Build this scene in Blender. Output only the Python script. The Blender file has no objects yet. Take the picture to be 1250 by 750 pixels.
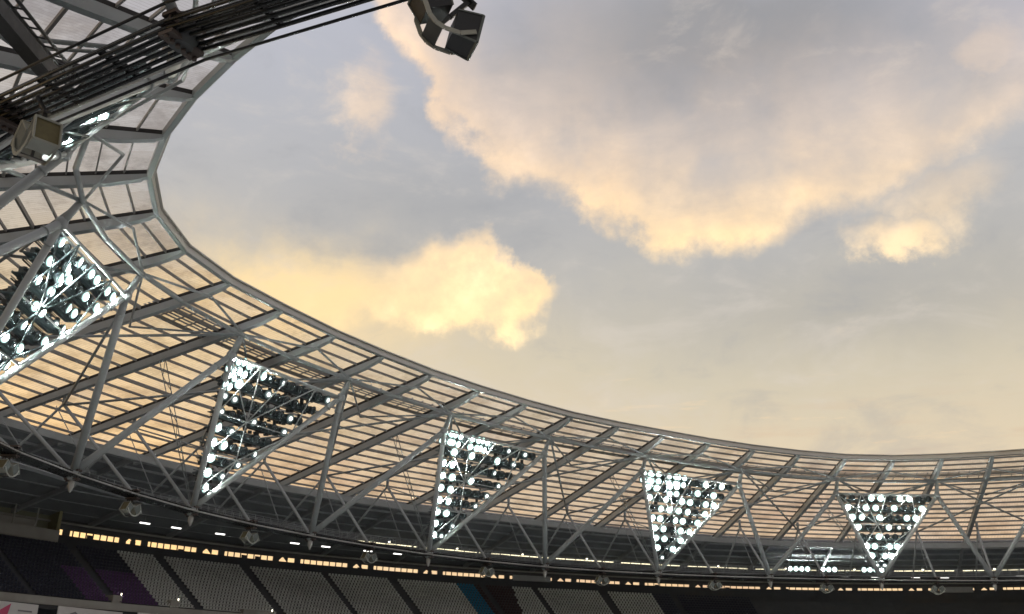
import bpy, math, random
from mathutils import Vector, Matrix
random.seed(7)
R = math.radians
EYE = 6.0                      # eye height above the pitch
scene = bpy.context.scene

# ------------------------------------------------------------------ camera
F_PX, YAW, PITCH, ROLL = 1217.685, -0.0186, 0.38278, 0.0264
cam_data = bpy.data.cameras.new('camera')
cam = bpy.data.objects.new('camera', cam_data)
scene.collection.objects.link(cam)
fwd = Vector((math.sin(YAW)*math.cos(PITCH), math.cos(YAW)*math.cos(PITCH), math.sin(PITCH)))
rt = Vector((math.cos(YAW), -math.sin(YAW), 0))
up = rt.cross(fwd)
r2 = rt*math.cos(ROLL) + up*math.sin(ROLL)
u2 = up*math.cos(ROLL) - rt*math.sin(ROLL)
m = Matrix((r2, u2, -fwd)).transposed().to_4x4()
m.translation = Vector((0, 0, EYE))
cam.matrix_world = m
cam_data.sensor_width = 36
cam_data.lens = 36*F_PX/1250
cam_data.clip_start = 0.1
cam_data.clip_end = 6000
scene.camera = cam
scene.render.resolution_x, scene.render.resolution_y = 1024, 614

# ------------------------------------------------------------------ view
scene.render.engine = 'CYCLES'
scene.view_settings.view_transform = 'Standard'
scene.view_settings.look = 'None'
scene.view_settings.gamma = 1
scene.view_settings.exposure = 0.0
scene.view_settings.use_curve_mapping = False
scene.cycles.transparent_max_bounces = 16

# ------------------------------------------------------------------ sky
SUN_AZ, SUN_EL = -38.0, 4.0    # degrees; azimuth 0 = +Y, negative = left
world = bpy.data.worlds.new('World')
scene.world = world
world.use_nodes = True
wt = world.node_tree
for n in list(wt.nodes): wt.nodes.remove(n)

class G:
    """small helper to write shader maths as expressions"""
    def __init__(s, tree): s.t = tree
    def node(s, kind, **kw):
        n = s.t.nodes.new(kind)
        for k, v in kw.items(): setattr(n, k, v)
        return n
    def put(s, sock, v):
        if isinstance(v, bpy.types.NodeSocket): s.t.links.new(v, sock)
        else: sock.default_value = v
    def m(s, op, a, b=0.0, c=0.0, clamp=False):
        n = s.node('ShaderNodeMath', operation=op, use_clamp=clamp)
        s.put(n.inputs[0], a); s.put(n.inputs[1], b); s.put(n.inputs[2], c)
        return n.outputs[0]
    def add(s, a, b): return s.m('ADD', a, b)
    def sub(s, a, b): return s.m('SUBTRACT', a, b)
    def mul(s, a, b): return s.m('MULTIPLY', a, b)
    def ss(s, x, lo, hi, out0=0.0, out1=1.0):
        n = s.node('ShaderNodeMapRange', interpolation_type='SMOOTHSTEP')
        s.put(n.inputs[0], x); n.inputs[1].default_value = lo; n.inputs[2].default_value = hi
        n.inputs[3].default_value = out0; n.inputs[4].default_value = out1
        return n.outputs[0]
    def lin(s, x, lo, hi, out0=0.0, out1=1.0):
        n = s.node('ShaderNodeMapRange'); n.clamp = True
        s.put(n.inputs[0], x); n.inputs[1].default_value = lo; n.inputs[2].default_value = hi
        n.inputs[3].default_value = out0; n.inputs[4].default_value = out1
        return n.outputs[0]
    def gauss(s, x, y, cx, cy, sx, sy):
        a = s.m('POWER', s.m('ABSOLUTE', s.mul(s.sub(x, cx), 1.0/sx)), 2.0)
        b = s.m('POWER', s.m('ABSOLUTE', s.mul(s.sub(y, cy), 1.0/sy)), 2.0)
        return s.m('EXPONENT', s.mul(s.add(a, b), -1.0))
    def curve(s, x, pts, lo, hi, smooth=True):
        """piecewise curve through (x, value) points; values in 0..60"""
        u = s.lin(x, lo, hi)
        n = s.node('ShaderNodeValToRGB'); cr = n.color_ramp
        cr.interpolation = 'EASE' if smooth else 'LINEAR'
        while len(cr.elements) > 1: cr.elements.remove(cr.elements[-1])
        for k, (px, v) in enumerate(pts):
            e = cr.elements[0] if k == 0 else cr.elements.new((px-lo)/(hi-lo))
            e.position = (px-lo)/(hi-lo); e.color = (v/60, v/60, v/60, 1)
        s.t.links.new(u, n.inputs[0])
        return s.mul(n.outputs[0], 60.0)
    def ramp(s, x, stops):
        n = s.node('ShaderNodeValToRGB'); cr = n.color_ramp
        while len(cr.elements) > 1: cr.elements.remove(cr.elements[-1])
        for k, (p, c) in enumerate(stops):
            e = cr.elements[0] if k == 0 else cr.elements.new(p)
            e.position = p; e.color = (*c, 1)
        s.put(n.inputs[0], x)
        return n.outputs[0]
    def mix(s, f, a, b, mode='MIX'):
        n = s.node('ShaderNodeMix', data_type='RGBA', blend_type=mode)
        s.put(n.inputs[0], f)
        for i, v in ((6, a), (7, b)):
            if isinstance(v, bpy.types.NodeSocket): s.t.links.new(v, n.inputs[i])
            else: n.inputs[i].default_value = (*v, 1) if len(v) == 3 else v
        return n.outputs[2]
    def noise(s, vec, scale, detail=6, rough=0.55, offs=None, dist=0.0):
        n = s.node('ShaderNodeTexNoise')
        if offs:
            o = s.node('ShaderNodeVectorMath', operation='ADD')
            s.t.links.new(vec, o.inputs[0]); o.inputs[1].default_value = offs; vec = o.outputs[0]
        s.t.links.new(vec, n.inputs['Vector'])
        n.inputs['Scale'].default_value = scale; n.inputs['Detail'].default_value = detail
        n.inputs['Roughness'].default_value = rough; n.inputs['Distortion'].default_value = dist
        return n.outputs['Fac']

g = G(wt)
tc = g.node('ShaderNodeTexCoord').outputs['Generated']
sp = g.node('ShaderNodeSeparateXYZ'); wt.links.new(tc, sp.inputs[0])
dx, dy, dz = sp.outputs
az0 = g.mul(g.m('ARCTAN2', dx, dy), 180/math.pi)
el0 = g.mul(g.m('ARCSINE', dz), 180/math.pi)
n_big = g.sub(g.noise(tc, 7, 5, 0.55), 0.5)
n_mid = g.sub(g.noise(tc, 22, 6, 0.6, (3.1, 1.7, 0.4)), 0.5)
n_fin = g.sub(g.noise(tc, 60, 6, 0.6, (1.1, 5.7, 2.4)), 0.5)
n_soft = g.sub(g.noise(tc, 11, 4, 0.5, (7.7, 2.9, 5.1)), 0.5)
warpx = g.add(g.mul(n_big, 5.0), g.mul(n_mid, 3.0))
warpy = g.add(g.mul(g.sub(g.noise(tc, 9, 5, 0.55, (9.2, 4.4, 1.3)), 0.5), 4.0), g.add(g.mul(n_mid, 2.6), g.mul(n_fin, 0.75)))
az = g.add(az0, warpx)
el = g.add(el0, warpy)
# the overcast sheet: grey-blue overhead, beige lower, glowing towards the horizon
e01 = g.lin(g.add(el0, g.mul(n_big, 5.0)), 0, 90)
base = g.ramp(e01, [(0.0, (1.25, 0.78, 0.32)), (0.07, (1.10, 0.76, 0.42)), (0.11, (0.93, 0.70, 0.47)), (0.15, (0.83, 0.69, 0.49)), (0.20, (0.72, 0.64, 0.49)),
                    (0.27, (0.56, 0.54, 0.51)), (0.36, (0.53, 0.535, 0.575)), (0.46, (0.57, 0.585, 0.69)), (1.0, (0.62, 0.65, 0.76))])
# the western side (left) glows more strongly near the horizon
west = g.mul(g.ss(az0, 0, -32), g.ss(az0, -110, -60))
glow = g.mul(west, g.ss(el0, 22, 9))
base = g.mix(g.mul(glow, 0.85), base, (1.75, 1.08, 0.36))
# broad warm glow on the sheet near the low sun
gl2 = g.add(g.mul(g.gauss(az0, el, -22, 18.5, 13, 4.5), 0.75), g.mul(g.gauss(az0, el, -13.5, 22.0, 8.5, 2.3), 0.85))
gl2 = g.m('MINIMUM', gl2, 1.0)
base = g.mix(g.mul(gl2, 0.92), base, (1.16, 0.86, 0.44))
mp = g.node('ShaderNodeMapping'); wt.links.new(tc, mp.inputs[0]); mp.inputs['Scale'].default_value = (3, 3, 22)
streak = g.noise(mp.outputs[0], 2.2, 5, 0.6)
base = g.mix(g.mul(g.mul(g.ss(streak, 0.48, 0.66), g.ss(el0, 19, 8)), 0.55), base, (0.72, 0.44, 0.28))
base = g.mix(g.mul(g.ss(streak, 0.40, 0.30), g.mul(g.ss(el0, 22, 10), 0.35)), base, (1.5, 0.95, 0.45))
# darker grey bands
dk0 = g.mul(g.gauss(az, el, 13, 36.5, 15, 4.5), 1.3)
base = g.mix(g.m('MINIMUM', g.mul(dk0, 0.80), 0.95), base, (0.32, 0.33, 0.36))
base = g.mix(g.mul(g.ss(g.add(az0, g.mul(el0, 0.8)), 52, 66), 0.6), base, (0.50, 0.50, 0.60))
dk = g.add(g.gauss(az, el, -5, 27.5, 10, 3.0), g.add(g.gauss(az, el, 10, 38, 16, 4.0), g.gauss(az, el, 20, 21.5, 12, 3.0)))
base = g.mix(g.mul(dk, 0.38), base, (0.34, 0.35, 0.37))
mp2 = g.node('ShaderNodeMapping'); wt.links.new(tc, mp2.inputs[0]); mp2.inputs['Scale'].default_value = (1, 1, 2.2); mp2.inputs['Rotation'].default_value = (0.0, -0.12, 0.0)
wisp = g.sub(g.noise(mp2.outputs[0], 9, 8, 0.62, (2.2, 8.1, 0.6), 0.4), 0.5)
base = g.mix(g.mul(g.ss(wisp, 0.0, 0.22), 0.34), base, (0.80, 0.72, 0.64))
base = g.mix(g.mul(g.ss(wisp, 0.0, -0.22), 0.30), base, (0.37, 0.38, 0.41))
# cloud bank with a lit lower edge
edge = g.curve(az, [(-30, 52), (-17, 42), (-13, 38.6), (-9, 35), (-5.5, 31.2), (-2, 29.0), (2, 28.4), (5, 26.6), (7.2, 25.0), (11, 24.6), (14.5, 24.8), (17, 26.0), (20, 26.4), (23, 27.2), (27, 28.4), (33, 30.5), (45, 34)], -30, 45)
h = g.sub(el, edge)
amp = g.mul(g.curve(az0, [(-30, 0), (-15, 34), (-10, 46), (-4, 44), (1, 42), (6, 56), (12, 60), (16, 52), (21, 34), (27, 24), (34, 8), (45, 0)], -30, 45), 1/60)
A = g.mul(g.mul(g.ss(g.add(h, g.mul(n_soft, 2.2)), -0.7, 1.6), g.m('EXPONENT', g.mul(g.m('MAXIMUM', g.sub(h, 1.0), 0.0), -0.25))), amp)
A = g.mul(A, g.sub(1.0, g.mul(g.ss(n_soft, -0.02, 0.22), g.lin(h, 0.5, 5.0, 0.12, 0.50))))
A = g.m('MULTIPLY', A, g.add(1.12, g.add(g.mul(n_mid, 1.1), g.mul(wisp, 1.2))), clamp=True)
# puff on its right
puff = g.ss(g.add(g.gauss(az, el, 22, 24.9, 3.0, 1.35), g.add(g.mul(n_fin, 0.6), g.mul(n_mid, 0.9))), 0.22, 1.05)
puff = g.m('MAXIMUM', g.mul(puff, 0.8), g.mul(g.ss(g.add(g.gauss(az, el, 24.5, 26.2, 4.0, 1.8), g.mul(n_mid, 1.2)), 0.2, 1.2), 0.45))
puff2 = g.mul(g.ss(g.add(g.gauss(az, el, 28, 33, 3.5, 2.2), g.mul(n_mid, 0.8)), 0.3, 0.9), 0.3)
puff3 = g.mul(g.ss(g.add(g.gauss(az, el, -11.5, 32.5, 2.2, 3.0), g.add(g.mul(n_mid, 1.2), g.mul(wisp, 1.2))), 0.25, 1.1), 0.42)
# lower lit cloud
top = g.curve(az, [(-40, 24), (-22, 23.6), (-14, 24.0), (-9, 25.0), (-6, 26.0), (-4.5, 26.2), (-3, 26.4), (-1, 25.6), (0.6, 24.4), (1.8, 23.0), (2.6, 21.6), (4, 0)], -40, 30)
bot = g.curve(az, [(-40, 18), (-22, 19), (-12, 20.2), (-7, 20.5), (-4.4, 20.3), (-3.2, 20.2), (-1, 20.5), (0.8, 21.2), (2, 22.2), (3, 25), (30, 25)], -40, 30)
B = g.mul(g.ss(g.sub(top, el), -0.25, 1.2), g.ss(g.sub(el, bot), -0.35, 0.9))
B = g.mul(B, g.curve(az0, [(-40, 0), (-18, 0), (-11, 16), (-6.5, 50), (-4, 60), (2, 60), (6, 60)], -40, 30))
B = g.m('MULTIPLY', g.mul(B, 1/60), g.sub(g.add(1.0, g.mul(n_mid, 1.3)), g.mul(g.ss(n_soft, 0.0, 0.2), 0.25)), clamp=True)
warm = g.m('ADD', g.m('MAXIMUM', A, g.m('MAXIMUM', puff, puff2)), g.m('MAXIMUM', B, puff3), clamp=True)
litcol = g.mix(g.ss(el0, 33, 20), (1.24, 0.88, 0.56), (1.32, 0.97, 0.52))
litcol = g.mix(1.0, litcol, g.ramp(g.add(0.5, g.add(g.mul(n_mid, 1.1), g.mul(n_soft, -1.0))), [(0.2, (0.90, 0.90, 0.92)), (0.5, (1.03, 1.03, 1.03)), (0.8, (1.20, 1.21, 1.25))]), 'MULTIPLY')
skycol = g.mix(g.mul(warm, 0.94), base, litcol)
# clear air above the clouds: physical sky, mostly hidden by the cloud sheet
nish = g.node('ShaderNodeTexSky', sky_type='NISHITA', sun_disc=False)
nish.sun_elevation = R(SUN_EL); nish.sun_rotation = R(SUN_AZ)
nscaled = g.mix(1.0, nish.outputs[0], (0.08, 0.08, 0.08), 'MULTIPLY')
final = g.mix(0.93, nscaled, skycol)
bg = g.node('ShaderNodeBackground'); wt.links.new(final, bg.inputs[0]); bg.inputs[1].default_value = 1.0
wo = g.node('ShaderNodeOutputWorld'); wt.links.new(bg.outputs[0], wo.inputs[0])

# ------------------------------------------------------------------ sun (behind cloud, low on the left)
sd = bpy.data.lights.new('sun', 'SUN'); sd.energy = 0.5; sd.angle = R(12); sd.color = (1.0, 0.78, 0.52)
sun = bpy.data.objects.new('sun', sd); scene.collection.objects.link(sun)
sdir = Vector((math.sin(R(SUN_AZ))*math.cos(R(SUN_EL)), math.cos(R(SUN_AZ))*math.cos(R(SUN_EL)), math.sin(R(SUN_EL))))
sun.rotation_euler = sdir.to_track_quat('Z', 'Y').to_euler()

# ring nodes, index -6..32 along the stadium rim (x, y, z above eye level)
RING_T = [[94.24,111.72,33.59],[90.56,117.87,33.66],[86.2,123.3,33.72],[81.36,127.95,33.78],[76.17,131.8,33.82],[70.72,134.93,33.85],[65.02,137.48,33.86],[58.92,139.61,33.87],[52.55,141.03,33.86],[45.66,140.86,33.83],[38.6,139.08,33.8],[31.7,136.42,33.75],[24.93,133.09,33.68],[18.27,129.15,33.61],[11.86,125.22,33.54],[5.69,120.82,33.46],[-0.1,115.7,33.4],[-5.52,110.24,33.34],[-10.6,104.52,33.3],[-15.12,98.54,33.27],[-19.18,92.65,33.26],[-22.96,86.03,33.26],[-26.17,79.8,33.28],[-28.07,73.34,33.31],[-28.21,66.87,33.34],[-26.79,61.09,33.39],[-24.04,55.98,33.45],[-20.72,51.45,33.51],[-17.29,47.6,33.58],[-13.83,44.24,33.64],[-9.48,40.93,33.7],[-2.47,37.62,33.76],[5.92,34.4,33.81],[14.81,31.32,33.84],[23.63,28.4,33.86],[32.25,25.68,33.86],[40.65,23.12,33.85],[48.82,20.85,33.82],[56.9,18.97,33.78]]
RING_U = [[98.28,113.68,32.27],[94.54,120.93,32.34],[90.05,127.43,32.4],[84.97,133.04,32.45],[79.44,137.7,32.49],[73.52,141.39,32.52],[67.19,144.12,32.54],[60.3,145.92,32.54],[53.17,146.55,32.53],[45.81,145.96,32.51],[38.34,144.07,32.47],[30.84,141.15,32.42],[23.47,137.49,32.36],[16.29,133.29,32.29],[9.45,128.77,32.21],[2.98,123.98,32.14],[-3.17,118.97,32.07],[-8.88,113.43,32.01],[-14.07,107.13,31.97],[-18.79,100.57,31.95],[-23.03,94.29,31.93],[-26.76,87.53,31.94],[-29.62,80.57,31.95],[-31.36,73.68,31.98],[-31.81,67.19,32.02],[-31.19,61.43,32.07],[-29.76,56.74,32.12],[-27.27,52.63,32.19],[-23.6,48.63,32.25],[-18.49,44.76,32.32],[-11.69,40.85,32.38],[-3.82,37.01,32.44],[4.61,33.28,32.48],[13.24,29.66,32.52],[21.85,26.16,32.54],[30.42,22.83,32.54],[38.94,19.63,32.52],[47.43,16.7,32.49],[55.98,14.14,32.45]]
RING_V = [[117.68,124.24,27.84],[112.14,133.34,27.91],[105.51,141.46,27.97],[97.98,148.44,28.03],[89.77,154.14,28.07],[81.12,158.53,28.1],[72.23,161.67,28.11],[63.34,163.71,28.12],[54.05,164.8,28.11],[44.49,164.74,28.08],[34.8,163.49,28.05],[25.14,161.08,28.0],[15.65,157.63,27.93],[6.41,153.28,27.86],[-2.52,148.1,27.79],[-11.03,142.16,27.71],[-18.93,135.59,27.65],[-26.06,128.63,27.59],[-32.41,121.42,27.55],[-38.03,113.83,27.52],[-43.02,105.72,27.51],[-47.15,97.39,27.51],[-50.77,88.28,27.53],[-53.31,78.16,27.56],[-54.1,67.09,27.59],[-52.45,55.54,27.64],[-48.09,44.44,27.7],[-41.38,34.7,27.76],[-33.18,26.76,27.83],[-24.28,20.54,27.89],[-15.28,15.7,27.95],[-6.52,11.84,28.01],[1.85,8.59,28.06],[9.89,5.68,28.09],[17.75,2.94,28.11],[25.57,0.34,28.11],[33.52,-2.2,28.1],[41.86,-4.62,28.07],[50.75,-6.74,28.03]]
RING_E = [[125.62,129.53,27.39],[119.32,139.57,27.46],[111.78,148.54,27.52],[103.22,156.24,27.58],[93.88,162.49,27.62],[84.02,167.21,27.65],[73.96,170.42,27.66],[64.03,172.25,27.66],[53.6,172.93,27.65],[43.01,172.23,27.63],[32.48,170.09,27.59],[22.2,166.64,27.55],[12.25,162.17,27.48],[2.61,156.97,27.41],[-6.81,151.61,27.34],[-16.0,146.01,27.26],[-24.6,139.86,27.19],[-32.3,133.03,27.14],[-39.05,125.71,27.1],[-45.02,117.93,27.07],[-50.38,109.41,27.06],[-54.78,100.74,27.06],[-58.74,90.91,27.08],[-61.61,79.59,27.1],[-62.53,66.9,27.14],[-60.63,53.44,27.19],[-55.54,40.45,27.25],[-47.79,29.17,27.31],[-38.49,20.14,27.38],[-28.63,13.23,27.44],[-18.91,7.98,27.5],[-9.69,3.9,27.56],[-1.07,0.55,27.61],[7.08,-2.41,27.64],[15.02,-5.18,27.66],[22.93,-7.81,27.66],[31.01,-10.4,27.65],[39.65,-12.9,27.62],[49.02,-15.14,27.57]]
RING_L = [[107.95,119.47,18.34],[103.06,127.21,18.53],[97.25,134.07,18.7],[90.72,139.89,18.84],[83.64,144.57,18.95],[76.21,148.09,19.03],[68.58,150.51,19.07],[60.85,152.0,19.08],[52.94,152.72,19.05],[44.75,152.7,18.99],[36.35,151.95,18.89],[27.86,150.56,18.76],[19.38,148.28,18.59],[11.01,144.92,18.4],[2.87,140.48,18.19],[-4.9,134.89,17.99],[-12.09,128.46,17.8],[-18.54,121.51,17.65],[-24.21,114.23,17.54],[-29.09,106.77,17.47],[-33.09,99.15,17.43],[-36.11,91.35,17.44],[-38.42,83.49,17.48],[-39.96,75.6,17.56],[-40.49,66.97,17.66],[-39.39,57.97,17.79],[-36.36,49.2,17.95],[-31.48,41.26,18.12],[-25.22,34.52,18.3],[-18.11,29.06,18.47],[-10.61,24.78,18.64],[-2.22,21.18,18.8],[5.95,18.14,18.93],[13.86,15.42,19.02],[21.58,12.88,19.07],[29.23,10.48,19.08],[36.9,8.16,19.03],[44.77,6.02,18.95],[52.94,4.2,18.84]]
OUTWARD = [[0.888,0.46],[0.818,0.576],[0.731,0.682],[0.63,0.776],[0.518,0.856],[0.399,0.917],[0.284,0.959],[0.186,0.983],[0.067,0.998],[-0.057,0.998],[-0.177,0.984],[-0.287,0.958],[-0.383,0.924],[-0.467,0.884],[-0.545,0.838],[-0.622,0.783],[-0.694,0.72],[-0.753,0.658],[-0.799,0.601],[-0.839,0.544],[-0.882,0.471],[-0.911,0.413],[-0.949,0.315],[-0.986,0.168],[-1.0,-0.026],[-0.968,-0.252],[-0.881,-0.473],[-0.758,-0.653],[-0.627,-0.779],[-0.514,-0.858],[-0.428,-0.904],[-0.373,-0.928],[-0.343,-0.939],[-0.329,-0.944],[-0.318,-0.948],[-0.308,-0.952],[-0.29,-0.957],[-0.255,-0.967],[-0.197,-0.98]]
# ------------------------------------------------------------------ helpers
col = scene.collection
class MB:
    """collects shapes, then links them as ONE mesh object"""
    def __init__(s): s.v, s.f, s.sm, s.mi, s.uv, s.slot = [], [], [], [], {}, 0
    def face(s, idx, smooth=False): s.f.append(tuple(idx)); s.sm.append(smooth); s.mi.append(s.slot)
    def quad(s, a, b, c, d, uv=None):
        n = len(s.v); s.v += [tuple(a), tuple(b), tuple(c), tuple(d)]
        if uv: s.uv[len(s.f)] = uv
        s.face((n, n+1, n+2, n+3))
    def hexa(s, p):
        """8 corners: 0-3 one end (ring order), 4-7 other end"""
        n = len(s.v); s.v += [tuple(q) for q in p]
        for q in ((0,3,2,1),(4,5,6,7),(0,1,5,4),(1,2,6,5),(2,3,7,6),(3,0,4,7)): s.face([n+k for k in q])
    def box(s, c, sx, sy, sz, M=None):
        p = [Vector((x*sx/2, y*sy/2, z*sz/2)) for z in (-1,1) for x, y in ((-1,-1),(1,-1),(1,1),(-1,1))]
        if M: p = [M @ q for q in p]
        s.hexa([Vector(c)+q for q in p])
    def beam(s, a, b, w, h, up=Vector((0,0,1)), h2=None, w2=None, lift=0.0):
        a, b = Vector(a), Vector(b); d = (b-a).normalized()
        sd = d.cross(up).normalized(); u = sd.cross(d).normalized()
        h2 = h if h2 is None else h2; w2 = w if w2 is None else w2
        def ring(p, w, h): return [p+sd*(-w/2)+u*(-h/2+lift), p+sd*(w/2)+u*(-h/2+lift), p+sd*(w/2)+u*(h/2+lift), p+sd*(-w/2)+u*(h/2+lift)]
        s.hexa(ring(a, w, h)+ring(b, w2, h2))
    def tube(s, a, b, r, r2=None, n=10, caps=True):
        a, b = Vector(a), Vector(b); d = (b-a).normalized(); r2 = r if r2 is None else r2
        x = d.orthogonal().normalized(); y = d.cross(x); k = len(s.v)
        for p, rr in ((a, r), (b, r2)):
            for j in range(n):
                t = 2*math.pi*j/n; s.v.append(tuple(p + x*(rr*math.cos(t)) + y*(rr*math.sin(t))))
        for j in range(n): s.face((k+j, k+(j+1)%n, k+n+(j+1)%n, k+n+j), True)
        if caps: s.face([k+j for j in reversed(range(n))]); s.face([k+n+j for j in range(n)])
    def path(s, pts, r, n=8):
        for a, b in zip(pts[:-1], pts[1:]): s.tube(a, b, r, n=n)
    def lathe(s, c, prof, axis=Vector((0,0,1)), n=12):
        axis = Vector(axis).normalized(); x = axis.orthogonal().normalized(); y = axis.cross(x); k = len(s.v); c = Vector(c)
        for (rr, t) in prof:
            for j in range(n):
                th = 2*math.pi*j/n; s.v.append(tuple(c + axis*t + x*(rr*math.cos(th)) + y*(rr*math.sin(th))))
        for q in range(len(prof)-1):
            for j in range(n): s.face((k+q*n+j, k+q*n+(j+1)%n, k+(q+1)*n+(j+1)%n, k+(q+1)*n+j), True)
        s.face([k+j for j in reversed(range(n))]); s.face([k+(len(prof)-1)*n+j for j in range(n)])
    def mesh(s, name, mats):
        me = bpy.data.meshes.new(name); me.from_pydata(s.v, [], s.f)
        me.polygons.foreach_set('use_smooth', s.sm)
        me.polygons.foreach_set('material_index', s.mi)
        for mt in (mats if isinstance(mats, (list, tuple)) else [mats]): me.materials.append(mt)
        if s.uv:
            l = me.uv_layers.new(name='metres')
            for fi, uvs in s.uv.items():
                for k, li in enumerate(me.polygons[fi].loop_indices): l.data[li].uv = uvs[k]
        me.update(); return me
    def build(s, name, mats, parent=None):
        o = bpy.data.objects.new(name, s.mesh(name, mats)); col.objects.link(o)
        if parent: o.parent = parent
        return o
def inst(name, me, parent=None, M=None):
    o = bpy.data.objects.new(name, me); col.objects.link(o)
    if parent: o.parent = parent
    if M is not None: o.matrix_basis = M
    return o
def tag(o, label, cat, group=None):
    o['label'] = label; o['category'] = cat
    if group: o['group'] = group
    return o
def empty(name, loc=(0,0,0)):
    o = bpy.data.objects.new(name, None); col.objects.link(o); o.location = loc; o.empty_display_size = 0.5
    return o
def structure(o): o['kind'] = 'structure'; return o

# ------------------------------------------------------------------ materials
def material(name, colr, rough=0.6, metal=0.0, var=0.12, scale=3.0, dirt=0.0, bump=0.0, spec=0.5):
    mt = bpy.data.materials.new(name); mt.use_nodes = True
    t = mt.node_tree; b = t.nodes['Principled BSDF']; q = G(t)
    co = q.node('ShaderNodeTexCoord').outputs['Object']
    n1 = q.noise(co, scale, 5, 0.6); n2 = q.noise(co, scale*0.13, 4, 0.6, (4, 2, 7))
    f = q.lin(q.add(q.mul(n1, 0.6), q.mul(n2, 0.6)), 0.35, 0.85)
    lo = tuple(c*(1-var) for c in colr); hi = tuple(min(1, c*(1+var)) for c in colr)
    c = q.mix(f, lo, hi)
    if dirt: c = q.mix(q.mul(q.ss(n2, 0.52, 0.72), dirt), c, (0.10, 0.085, 0.065))
    t.links.new(c, b.inputs['Base Color'])
    t.links.new(q.lin(n1, 0.2, 0.8, max(0.05, rough-0.12), min(1, rough+0.12)), b.inputs['Roughness'])
    b.inputs['Metallic'].default_value = metal
    b.inputs['Specular IOR Level'].default_value = spec
    if bump:
        bn = q.node('ShaderNodeBump'); bn.inputs['Strength'].default_value = bump; bn.inputs['Distance'].default_value = 0.05
        t.links.new(n1, bn.inputs['Height']); t.links.new(bn.outputs[0], b.inputs['Normal'])
    return mt
def glow_mat(name, colr, strength):
    mt = bpy.data.materials.new(name); mt.use_nodes = True; t = mt.node_tree
    for n in list(t.nodes): t.nodes.remove(n)
    e = t.nodes.new('ShaderNodeEmission'); e.inputs[0].default_value = (*colr, 1); e.inputs[1].default_value = strength
    o = t.nodes.new('ShaderNodeOutputMaterial'); t.links.new(e.outputs[0], o.inputs[0]); return mt
M = {}
M['steel'] = material('painted_steel', (0.385, 0.415, 0.415), 0.5, 0.0, 0.10, 1.2, 0.25)
M['steel_light'] = material('pale_painted_steel', (0.44, 0.47, 0.47), 0.5, 0.0, 0.10, 1.2, 0.2)
M['steel_dark'] = material('dark_steel', (0.07, 0.075, 0.075), 0.5, 0.3, 0.2, 2.0)
M['purlin'] = material('purlin_steel', (0.34, 0.325, 0.30), 0.6, 0.0, 0.15, 1.0, 0.3)
M['gutter'] = material('black_gutter', (0.022, 0.021, 0.02), 0.7, 0.0, 0.2, 2.0)
M['edge'] = material('edge_beam_paint', (0.25, 0.27, 0.26), 0.45, 0.0, 0.08, 0.6, 0.25)
M['edge_cap'] = material('edge_capping', (0.55, 0.53, 0.48), 0.35, 0.2, 0.08, 0.6, 0.2)
M['cable'] = material('locked_coil_cable', (0.022, 0.026, 0.026), 0.3, 0.4, 0.25, 4.0, spec=0.7)
M['pipe'] = material('galvanised_pipe', (0.45, 0.45, 0.42), 0.45, 0.3, 0.15, 3.0, 0.3)
M['casting'] = material('cast_clamp', (0.10, 0.08, 0.07), 0.65, 0.3, 0.3, 5.0, 0.5, 0.3)
M['black'] = material('black_paint', (0.015, 0.017, 0.018), 0.45, 0.0, 0.25, 3.0)
M['soffit'] = material('dark_roof_deck', (0.26, 0.28, 0.285), 0.8, 0.0, 0.2, 0.5)
M['rib'] = material('dark_rib_steel', (0.36, 0.38, 0.385), 0.6, 0.0, 0.15, 1.0)
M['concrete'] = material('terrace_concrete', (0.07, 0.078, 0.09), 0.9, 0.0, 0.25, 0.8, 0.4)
M['parapet'] = material('pale_parapet_panel', (0.34, 0.34, 0.31), 0.7, 0.0, 0.12, 0.7, 0.4)
M['fascia'] = material('grey_fascia', (0.10, 0.10, 0.10), 0.7, 0.0, 0.12, 0.6)
M['speaker'] = material('cream_speaker_shell', (0.33, 0.34, 0.29), 0.5, 0.0, 0.1, 4.0, 0.2)
M['speaker_side'] = material('grey_green_speaker_panel', (0.12, 0.14, 0.13), 0.55, 0.0, 0.15, 4.0)
M['grille'] = material('olive_speaker_grille', (0.16, 0.145, 0.075), 0.8, 0.0, 0.25, 8.0)
M['housing'] = material('floodlight_housing', (0.06, 0.08, 0.085), 0.45, 0.3, 0.2, 4.0)
M['rail'] = material('lamp_rail', (0.13, 0.165, 0.17), 0.5, 0.3, 0.2, 3.0)
M['frame_lit'] = material('tower_tube_floodlit_tone', (0.50, 0.53, 0.52), 0.4, 0.0, 0.08, 1.0, 0.15)  # paler than the roof steel: floodlight spill put into the tube colour
M['seat_white'] = material('white_seat', (0.52, 0.55, 0.53), 0.5, 0.0, 0.30, 0.9)
M['seat_purple'] = material('purple_seat', (0.10, 0.048, 0.145), 0.5, 0.0, 0.2, 0.7)
M['seat_navy'] = material('navy_seat', (0.022, 0.027, 0.05), 0.5, 0.0, 0.2, 0.7)
M['seat_teal'] = material('teal_seat', (0.01, 0.17, 0.30), 0.5, 0.0, 0.15, 0.7)
M['seat_maroon'] = material('maroon_seat', (0.04, 0.018, 0.022), 0.5, 0.0, 0.2, 0.7)
M['board'] = material('white_board', (0.62, 0.62, 0.60), 0.5, 0.0, 0.06, 1.0)
M['pink'] = material('pink_print', (0.55, 0.07, 0.16), 0.5, 0.0, 0.05, 1.0)
M['grey_print'] = material('grey_print', (0.2, 0.2, 0.21), 0.5, 0.0, 0.05, 1.0)
M['green_print'] = material('green_print', (0.12, 0.26, 0.22), 0.5, 0.0, 0.05, 1.0)
M['grass'] = material('pitch_grass', (0.05, 0.10, 0.03), 0.9, 0.0, 0.3, 0.3)
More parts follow.
